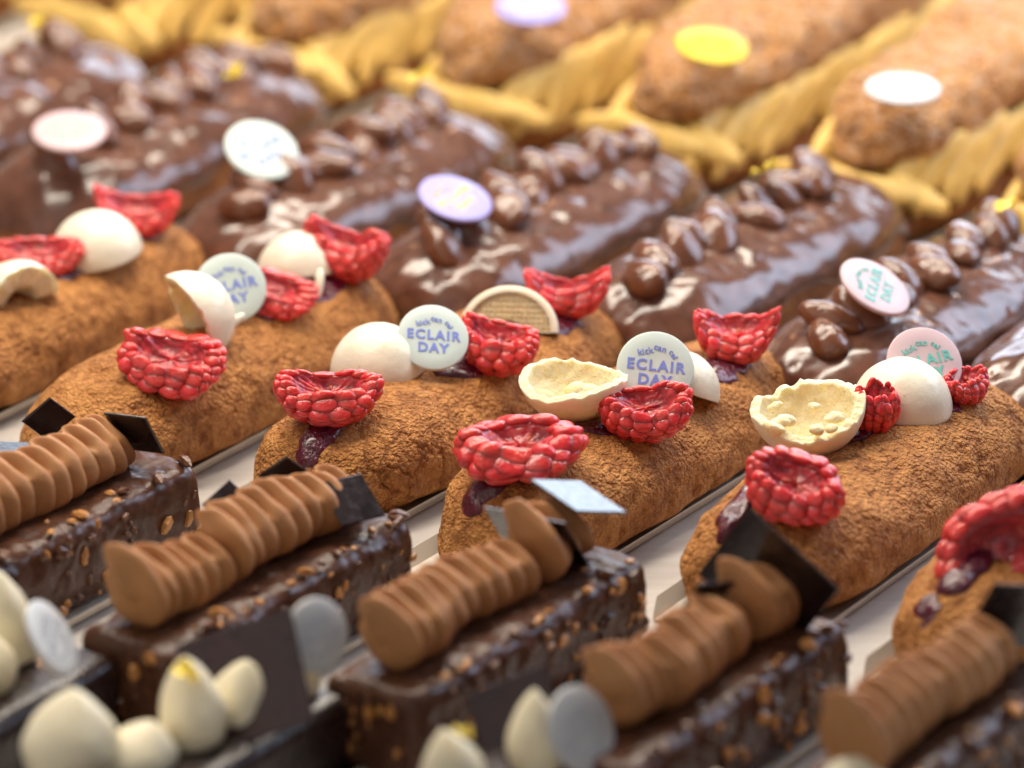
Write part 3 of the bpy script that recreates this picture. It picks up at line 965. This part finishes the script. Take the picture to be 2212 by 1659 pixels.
def cream_mesh(x0, x1, pitch=0.47, w=0.60, h=1.50, seed=0, lean=-0.22, grow=1.0):
    """piped ruffle: a row of pressed lobes with sharp creases and a folded crest on the far side"""
    per = 30
    n = max(2, int(round((x1 - x0) / pitch))) * per
    m = 72
    be = np.linspace(0, 2 * np.pi, m, endpoint=False)
    rng = np.random.RandomState(seed)
    rings = []
    nl = n // per
    sizes = 1 + rng.uniform(-0.06, 0.06, nl + 1)
    sizes[0] *= 1.10
    ywob = rng.uniform(-0.07, 0.07, nl + 1)
    for i in range(n + 1):
        t = i / n
        x = x0 + (x1 - x0) * t
        lob = min(i // per, nl - 1)
        ph = (i - lob * per) / per
        g = max(0.0, math.sin(math.pi * ph ** 1.5)) ** 0.55
        g0 = g
        endk = min(1.0, math.sqrt(max(0.0, 1 - (1 - min(1, (i + 0.4) / 12.0)) ** 2))) * min(1.0, math.sqrt(max(0.0, 1 - (1 - min(1, (n - i + 0.4) / 14.0)) ** 2)))
        size = sizes[lob] * (1.10 - 0.24 * t ** 1.3)
        zz = 0.5 - 0.5 * np.cos(be)                # 0 bottom .. 1 top
        wid = np.sin(be) * (1.08 - 0.62 * zz ** 2.4)
        gl = 0.93 - 0.21 * np.exp(-((zz - 0.32) / 0.34) ** 2)
        g = gl + (1 - gl) * g0
        y = wid * w * g * size
        z = zz * h * size * (0.90 + 0.10 * g0)
        # folded crest towards the far side, with a dent on the near side of it
        crest = np.clip((zz - 0.70) / 0.30, 0, 1)
        y = y + crest ** 1.4 * (0.30 + 0.14 * math.sin(ph * 6.283))
        dent = np.exp(-((be - 2 * np.pi * 0.435) / 0.30) ** 2) + np.exp(-((be - 2 * np.pi * 0.60) / 0.30) ** 2)
        z = z - 0.17 * dent * math.exp(-((ph - 0.12) / 0.2) ** 2)
        cz, cy = h * 0.42, 0.0
        y = y + ywob[lob] + 0.10 * math.sin(1.4 * x + seed)
        y = cy + (y - cy) * endk
        z = cz + (z - cz) * endk
        xx = x + lean * (z - 0.3) - 0.10 * crest * (1 - ph) + 0.05 * np.abs(np.sin(be))
        if t < 0.02:
            pass
        rings.append(np.stack([xx, y, z], 1))
    P = np.array(rings)
    wv = np.stack([fbm(P * 1.1 + seed, 2, seed), fbm(P * 1.1 + seed + 20, 2, seed + 1), fbm(P * 1.1 + seed + 40, 2, seed + 2)], 2)
    P = P + 0.07 * wv
    P[..., 2] = np.maximum(P[..., 2], 0.0)
    V, F = loft(P)
    # hollow the near end face slightly
    V[-2] = V[-2] + np.array([0.06, 0, 0.0])
    return mesh_from('piped_cream', V, [f[::-1] for f in F])

BARS = {}
BORD = {0: 'leftmost', 1: 'second from the left', 2: 'third from the left', 3: 'fourth from the left', 4: 'cut off by the right edge'}
def bar(i, u, v, drz, seed, segs):
    rz = AX + math.radians(drz)
    ax = rot2(rz); ay = np.array([-ax[1], ax[0]])
    p = at(u, v, BH)[:2] - ax * BL / 2 + ay * BW / 2
    t = thing('nut_chocolate_bar', 'nut-studded chocolate bar topped with piped cream, ' + BORD[i] + ' of its row', 'chocolate bar', (p[0], p[1], 0), rz, 'nut-studded chocolate bars')
    P = rounded_box(BL, BW, BH, seed=seed)
    N = normals_of(P)
    P = P + N * (0.05 * fbm(P * 1.1 + seed * 7, 2, seed))[..., None] * np.clip(P[..., 2] / 0.3, 0, 1)[..., None]
    V, F = loft(P)
    obj('coating', mesh_from('coating', V, [f[::-1] for f in F]), M['barchoc'], t)
    for k, (a, b_) in enumerate(segs):
        o = obj('piped_cream', cream_mesh(a, b_, seed=seed * 3 + k), M['cream'], t)
        o.location = (0, 0.10 * S, (BH - 0.02) * S)
    rng = random.Random(seed * 31)
    for k in range(105):
        r = rng.random()
        if r < 0.66:
            x, y, z = rng.uniform(-BL / 2 + .2, BL / 2 - .2), -BW / 2, rng.uniform(0.25, BH - 0.1)
            e = (math.pi / 2, rng.uniform(0, 3.1), 0)
        elif r < 0.86:
            x, y, z = rng.uniform(-BL / 2 + .2, BL / 2 - .2), -BW / 2 + abs(rng.gauss(0, 0.2)) + 0.1, BH + 0.07
            e = (0, 0, rng.uniform(0, 3.1))
        else:
            x, y, z = -BL / 2, rng.uniform(-BW / 2 + .2, BW / 2 - .2), rng.uniform(0.3, BH - .1)
            e = (0, math.pi / 2, rng.uniform(0, 3.1))
        o = obj('nut_piece', (NUTS if k % 5 in (0, 3) else NUTS2)[(k // 5) % 5], None, t)
        o.location = (x * S, y * S, z * S)
        o.rotation_euler = e
        s = rng.choice((0.5, 0.65, 0.8, 1.0, 1.35)) * rng.uniform(0.85, 1.15)
        o.scale = (s, s * rng.uniform(.8, 1.2), s)
    BARS[i] = (p, rz, t)
    card('cake_card', 'white folded card under the nut-studded bar, ' + BORD[i], p[0], p[1], rz, BL + 0.6, BW + 0.25)
bar(0, 441, 1000, 0, 1, [(-3.7, 3.1)])
bar(1, 905, 1122, 0, 2, [(-3.55, -0.95), (-0.85, 3.5)])
bar(2, 1410, 1205, 1, 3, [(-3.45, 1.3), (1.6, 3.4)])
bar(3, 1850, 1345, 2, 4, [(-2.75, 1.9), (2.0, 3.3)])
bar(4, 2330, 1450, 2, 5, [(-2.6, 3.3)])

def shard(i, u, v, z, e1, e2, sgn, label=None, mat='plate'):
    p, rz, t = BARS[i]
    A, B = solve_square(e1, e2, sgn)
    size = np.linalg.norm(A)
    o = obj('chocolate_plate', square_plate('chocolate_plate', size), M[mat], None)
    place(o, at(u, v, z), A, np.cross(A, B))
    bpy.context.view_layer.update()
    mw = o.matrix_world.copy()
    o.parent = t
    o.matrix_parent_inverse = Matrix.Identity(4)
    o.matrix_basis = t.matrix_world.inverted() @ mw
    if label:
        o['label'] = label
bpy.context.view_layer.update()
shard(0, 60, 990, BH + 0.9, (1.25, -0.05), (0.55, -0.62), -1, 'tilted plate catching a pale blue reflection')
shard(0, 290, 935, BH + 0.8, (0.9, -0.1), (0.35, -0.75), 1)
shard(0, 105, 905, BH + 0.9, (0.5, -0.4), (-0.6, -0.5), -1)
shard(1, 495, 1090, BH + 0.7, (0.55, -0.5), (-0.55, -0.5), 1)
shard(1, 760, 1080, BH + 0.75, (0.5, -0.85), (-0.85, -0.2), 1)
shard(1, 615, 1025, BH + 0.9, (0.5, -0.35), (-0.6, -0.4), -1)
shard(2, 1249, 1073, BH + 1.35, (1.02, -0.05), (0.92, -0.62), -1, 'tilted plate catching a pale blue reflection')
shard(2, 1160, 1160, BH + 0.75, (1.6, -0.30), (0.5, -0.9), 1)
shard(3, 1660, 1255, BH + 0.95, (1.75, -1.60), (-0.95, -1.35), 1)
shard(3, 1530, 1320, BH + 0.75, (1.15, 0.0), (-0.75, -1.15), -1)
shard(4, 2190, 1330, BH + 0.95, (1.5, -0.1), (-0.6, -1.2), -1)

# ================================================================== ROW: dark bars with white ganache (nearest)
def kiss_mesh(r, h, bend=0.15, seed=0):
    n, m = 44, 48
    a = np.linspace(0, 2 * np.pi, m, endpoint=False)
    rings = []
    for t in np.linspace(0.0, 1, n):
        z = h * t
        if t < 0.34:
            rad = r * (0.80 + 0.20 * math.sin(t / 0.34 * math.pi / 2)) * min(1, math.sqrt(t / 0.06 + 0.02))
        else:
            k = (t - 0.34) / 0.66
            rad = r * (math.cos(k * math.pi / 2) ** 0.75 * 0.90 + 0.10 * (1 - k))
        rad = max(rad, 0.012)
        fl = 1 + 0.035 * math.sin(math.pi * t) * np.cos(5 * a + 5 * t + seed)
        rings.append(np.stack([rad * fl * np.cos(a) + bend * t ** 2.5, rad * fl * np.sin(a) + 0.08 * math.sin(t * 3 + seed), np.full(m, z)], 1))
    P = np.array(rings)
    P[..., :2] *= (1 + 0.05 * fbm(P * 1.2 + seed, 2, seed))[..., None]
    V, F = loft(P)
    return mesh_from('ganache_blob', V, F)
WBARS = {}
WL, WW, WH = 8.0, 1.9, 1.7
WORD = {0: 'leftmost, in the bottom left corner', 1: 'second from the left, with gold leaf', 2: 'third from the left', 3: 'fourth from the left, at the bottom edge'}
def wbar(i, u, v, seed):
    rz = AX
    ax = rot2(rz); ay = np.array([-ax[1], ax[0]])
    p = at(u, v, WH)[:2] - ax * WL / 2 + ay * WW / 2
    t = thing('dark_glazed_bar', 'out-of-focus dark glazed bar with white ganache blobs, ' + WORD[i], 'chocolate bar', (p[0], p[1], 0), rz, 'dark glazed bars nearest the viewer')
    P = rounded_box(WL, WW, WH, r=0.2, n=40, m=48, seed=seed)
    V, F = loft(P)
    obj('glaze', mesh_from('glaze', V, [f[::-1] for f in F]), M['dark'], t)
    WBARS[i] = (p, rz, t)
    card('cake_card', 'white folded card under the dark glazed bar, ' + WORD[i], p[0], p[1], rz, WL + 0.6, WW + 0.25)
wbar(0, 262, 1425, 1)
wbar(1, 760, 1505, 2)
wbar(2, 1275, 1632, 3)
wbar(3, 1800, 1745, 4)
bpy.context.view_layer.update()
def local_child(o, t, pos, x, z):
    place(o, pos, x, z)
    bpy.context.view_layer.update()
    mw = o.matrix_world.copy()
    o.parent = t
    o.matrix_basis = t.matrix_world.inverted() @ mw
def kiss(i, u, v, r, h, lean=(0, 0, 1), seed=0, bend=0.15):
    o = obj('ganache_blob', kiss_mesh(r, h, bend, seed), M['ganache'])
    local_child(o, WBARS[i][2], at(u, v, WH - 0.03), (1, 0, 0), lean)
kiss(0, 30, 1440, 0.62, 2.0, (-0.25, 0.1, 1), 1, 0.2)
kiss(0, -40, 1490, 0.7, 1.3, (0, 0, 1), 2)
kiss(1, 150, 1668, 0.92, 1.75, (-0.02, 0, 1), 3)
kiss(1, 300, 1655, 0.70, 0.95, (0.1, 0, 1), 4)
kiss(1, 425, 1606, 0.66, 1.80, (-0.12, 0, 1), 5, 0.0)
kiss(1, 520, 1570, 0.66, 1.40, (0.05, 0, 1), 6, 0.05)
kiss(1, 660, 1510, 0.34, 1.95, (-0.1, 0, 1), 7, 0.35)
kiss(2, 1000, 1735, 0.62, 1.6, (-0.35, 0, 1), 8)
kiss(2, 1165, 1668, 0.55, 1.75, (-0.15, 0, 1), 9)
kiss(3, 1530, 1830, 0.7, 1.5, (0, 0, 1), 10)
kiss(3, 1840, 1725, 0.62, 1.05, (0.05, 0, 1), 11)
def stem(i, u, v):
    """pale finger of ganache sticking out beside the disc"""
    P = ellipsoid(0.45, 0.17, 0.17, 16, 16)
    o = obj('ganache_finger', mesh_from('ganache_finger', *loft(P)), M['ganache'])
    local_child(o, WBARS[i][2], at(u, v, WH + 1.4), camvec(0.8, -0.5, 0), (0, 0, 1))
stem(1, 615, 1362)
o = obj('gold_leaf', leaf_mesh(3, 0.24), M['gold'])
local_child(o, WBARS[1][2], at(408, 1450, WH + 1.72), camvec(0.8, -0.6, 0), camvec(0.5, 0.7, 0.5))
o = obj('gold_leaf', leaf_mesh(4, 0.16), M['gold'])
local_child(o, WBARS[2][2], at(1002, 1578, WH + 1.62), camvec(0.9, -0.3, 0), camvec(0.3, 0.8, 0.5))
def back_plate(i, u, v, z, e1, e2, sgn):
    A, B = solve_square(e1, e2, sgn)
    o = obj('chocolate_plate', square_plate('chocolate_plate', np.linalg.norm(A), 0.08), M['redplate'])
    o['label'] = 'large dark red plate standing behind the ganache'
    local_child(o, WBARS[i][2], at(u, v, z), A, np.cross(A, B))
back_plate(1, 530, 1475, WH + 0.9, (2.2, 0.75), (0.5, -2.1), 1)
back_plate(2, 1120, 1560, WH + 0.5, (1.5, 0.6), (0.5, -1.6), 1)
G2 = 'printed discs on the dark glazed bars'
disc('thin pale disc seen almost edge-on beside ganache in the bottom left corner', 115, 1375, WH + 1.1, 0.38, 62, -60, 'white', 'grey', G2, flip=1)
disc('blurred white disc standing at the far end of the gold-leafed dark bar', 688, 1372, WH + 1.45, 0.78, 85, -80, 'white', 'grey', G2, R=0.92)
disc('large blurred white disc leaning on ganache at the bottom centre', 1258, 1575, WH + 0.85, 0.72, 75, -70, 'white', 'grey', G2, R=1.06)

# ================================================================== ROW: glazed chocolate eclairs with almonds
CL, CW, CH = 11.2, 4.1, 2.3
CORD = {0: 'in the top left corner', 1: 'with the pink disc at the left', 2: 'with the mint disc', 3: 'with the lilac disc', 4: 'next right of the lilac-disc one', 5: 'with the pink disc at the right', 6: 'cut off by the right edge'}
def almond_mesh(seed):
    P = ellipsoid(0.80, 0.58, 0.36, 18, 22)
    t = (P[..., 0] / 0.74 + 1) / 2
    P[..., 1] *= 1.05 - 0.35 * t
    P = P * (1 + 0.09 * fbm(P * 2.2 + seed * 3, 2, seed))[..., None]
    return mesh_from('almond', *loft(P))
ALM = [almond_mesh(k) for k in range(6)]
for m_ in ALM:
    m_.materials.append(M['nutglaze'])
def glaze_mesh(b, seed):
    n, m = 150, 84
    th = np.linspace(-1, 1, n)
    x = np.sign(th) * (1 - np.power(1 - np.abs(th), 1.6)) * b.L / 2 * 0.985
    X = np.repeat(x[:, None], m, 1)
    s = np.linspace(0, 1, m)
    low = 0.10 + 0.16 * vnoise(np.stack([x * 1.3, x * 0 + 1, x * 0 + seed], 1), seed)
    hi = 0.10 + 0.16 * vnoise(np.stack([x * 1.3, x * 0 + 5, x * 0 + seed], 1), seed + 1)
    A = (low[:, None]) + (np.pi - hi - low)[:, None] * s[None]
    e, h = b.end(X), b.hend(X)
    ca, sa = np.cos(A), np.sin(A)
    th_ = 0.13 * np.power(np.maximum(0, 1 - np.abs(2 * s - 1) ** 14), 0.5)[None] - 0.05
    Y = e * (b.W / 2 + th_ * np.abs(ca)) * np.sign(ca) * np.power(np.abs(ca), 0.92)
    Z = b.base + b.z0 * h + (b.H - b.z0) * h * np.power(np.maximum(sa, 0), 0.95) + th_ * sa
    P = np.stack([X, Y, Z], 2)
    P[..., 2] += 0.06 * fbm(P * 0.9 + seed * 5, 2, seed)
    return mesh_from('glaze', P.reshape(-1, 3), [f[::-1] for f in ring_faces(n, m, False)])
CHO = {}
def choc_eclair(i, u, v, drz, seed, nx0=-4.1, nx1=4.0, gold=None, sparse=1.0):
    p = at(u, v + 44, 0.6)
    rz = AX + math.radians(drz)
    b = Body(CL, CW, CH, 0.09, seed + 40, 0.05)
    bi = Body(CL - 0.15, CW - 0.12, CH - 0.14, 0.09, seed + 40, 0.05)
    t = thing('chocolate_glazed_eclair', 'blurred chocolate-glazed eclair with a ridge of almonds, ' + CORD[i], 'eclair', (p[0], p[1], 0), rz, 'chocolate-glazed almond eclairs')
    obj('choux', bi.mesh('choux', 90, 60), M['choux'], t)
    obj('glaze', glaze_mesh(b, seed), M['glaze'], t)
    rng = random.Random(seed * 17)
    x = nx0
    k = 0
    while x < nx1:
        side = 1 if k % 2 else -1
        y = side * rng.uniform(0.05, 0.28)
        o = obj('almond', ALM[rng.randrange(6)], None, t)
        o.location = (x * S, y * S, (b.top(x, y) + rng.uniform(0.06, 0.26)) * S)
        o.rotation_euler = (rng.uniform(-0.5, 0.5) + side * 0.25, rng.uniform(-0.9, 0.1), rng.uniform(0.6, 2.3))
        s = rng.uniform(0.78, 1.02)
        o.scale = (s, s, s * 1.15)
        x += rng.uniform(0.55, 0.80) * sparse
        k += 1
    if gold is not None:
        o = obj('gold_leaf', leaf_mesh(seed, 0.30), M['gold'], t)
        q = at(*gold)
        pl = Placed(b, p[0], p[1], rz)
        lx, ly = pl.local(q)
        o.location = (lx * S, ly * S, q[2] * S)
        o.rotation_euler = (-0.6, 0.2, 0.4)
    CHO[i] = (Placed(b, p[0], p[1], rz), t)
    card('cake_card', 'white folded card under the chocolate-glazed eclair ' + CORD[i], p[0], p[1], rz, CL + 0.5, CW * 0.86)
choc_eclair(0, -40, 285, 0, 1, gold=(80, 45, 3.4), nx1=3.6)
choc_eclair(1, 345, 335, 0, 2, gold=(505, 155, 3.4))
choc_eclair(2, 752, 440, 0, 3, gold=(905, 155, 3.4))
choc_eclair(3, 1165, 525, 0, 4)
choc_eclair(4, 1600, 595, 0, 5, gold=(1650, 362, 3.4))
choc_eclair(5, 1985, 720, 1, 6, gold=(2170, 440, 3.4))
choc_eclair(6, 2425, 760, 1, 7, nx0=-3.2)
G3 = 'printed discs on the chocolate-glazed eclairs'
disc('blurred pale pink disc with green print at the far left', 150, 280, 3.25, 0.56, 2, 20, 'pink', 'green', G3, R=1.08)
disc('blurred pale mint disc with blue print on a chocolate-glazed eclair', 566, 322, 3.25, 0.74, 24, 62, 'mint', 'blue', G3, R=1.10)
disc('blurred lilac disc with yellow print on almonds at the centre', 984, 426, 3.25, 0.56, 17, 67, 'purple', 'yellow', G3, R=1.08)
disc('blurred pale pink disc with green print, steeply tilted, at the right', 1892, 617, 3.25, 0.56, 33, 98, 'pink', 'green', G3, R=1.08)

# ================================================================== ROW: praline cream choux (farthest)
PL, PW = 12.6, 3.5
PORD = {0: 'leftmost and mostly out of frame', 1: 'second from the left', 2: 'third from the left', 3: 'with the lilac disc', 4: 'with the yellow disc', 5: 'with the white disc', 6: 'cut off by the right edge'}
def ruffle_mesh(seed, L=1.5, r=0.26):
    n, m = 26, 16
    a = np.linspace(0, 2 * np.pi, m, endpoint=False)
    rings = []
    for t in np.linspace(0, 1, n):
        k = max(0.05, math.sin(math.pi * min(1, t * 0.96 + 0.04)) ** 0.5)
        x = L * (t - 0.5)
        rr = r * k * (1 + 0.12 * np.cos(3 * a + t * 3))
        rings.append(np.stack([np.full(m, x), rr * np.cos(a) * 0.8 + 0.22 * math.sin(t * 3.1), rr * np.sin(a)], 1))
    return mesh_from('cream_ruffle', *loft(np.array(rings)))
RUF = [ruffle_mesh(k, 2.2 + 0.3 * k, 0.36) for k in range(3)]
for m_ in RUF:
    m_.materials.append(M['praline'])
def praline(i, u, v, drz, seed):
    p = at(u + 20, v + 75, 0.8)
    rz = AX + math.radians(drz)
    t = thing('praline_cream_choux', 'blurred split choux filled with yellow praline cream, ' + PORD[i], 'choux bun', (p[0], p[1], 0), rz, 'praline cream choux in the back row')
    b = Body(PL, PW, 1.15, 0.09, seed + 60, 0.06)
    obj('base', b.mesh('base', 70, 48), M['choux'], t)
    top = Body(PL * 0.97, PW * 0.94, 1.75, 0.0, seed + 70, 0.24)
    o = obj('lid', top.mesh('lid', 130, 76), M['dusted'], t)
    o.location = (0, 0.12 * S, 2.05 * S)
    o.rotation_euler = (math.radians(4), 0, 0)
    fill = Body(PL * 0.96, PW * 0.70, 1.3, 0.0, seed + 80, 0.05)
    o = obj('cream_filling', fill.mesh('cream_filling', 60, 40), M['praline'], t)
    o.location = (0, 0, 0.72 * S)
    rng = random.Random(seed)
    for side in (-1, 1):
        x = -PL / 2 + 0.7
        while x < PL / 2 - 0.6:
            e = float(b.end(np.array(x)))
            o = obj('cream_ruffle', RUF[rng.randrange(3)], None, t)
            o.location = (x * S, side * (PW / 2 * e - 0.02) * S, (1.62 + rng.uniform(-0.1, 0.12)) * S)
            o.rotation_euler = (rng.uniform(-.3, .3), rng.uniform(-0.72, -0.5), rng.uniform(-0.12, 0.12))
            x += rng.uniform(0.70, 0.95)
    for ang in (-1.0, -0.4, 0.2, 0.8):
        o = obj('cream_ruffle', RUF[rng.randrange(3)], None, t)
        o.location = ((-PL / 2 + 0.28 + 0.35 * ang * ang) * S, ang * 1.25 * S, (1.55 + rng.uniform(-.08, .08)) * S)
        o.rotation_euler = (0, rng.uniform(-.4, .1), math.pi / 2 + ang * 0.4)
    card('cake_card', 'white folded card under the praline choux ' + PORD[i], p[0], p[1], rz, PL + 0.5, PW * 0.86)
praline(0, 105, -195, 0, 1)
praline(1, 490, -110, 0, 2)
praline(2, 885, -30, 0, 3)
praline(3, 1290, 60, 0, 4)
praline(4, 1690, 130, 1, 5)
praline(5, 2110, 225, 1, 6)
praline(6, 2530, 320, 1, 7)
G4 = 'printed discs on the praline choux'
disc('blurred lilac disc with yellow print at the top edge', 1146, 14, 4.05, 0.50, 2, 10, 'purple', 'yellow', G4, R=1.08)
disc('blurred yellow disc with orange print near the top', 1538, 96, 4.05, 0.52, 8, 30, 'yellow', 'orange', G4, R=1.09)
disc('blurred white disc lying flat at the top right', 1950, 188, 4.05, 0.44, 1, 10, 'white', 'grey', G4, R=1.10)
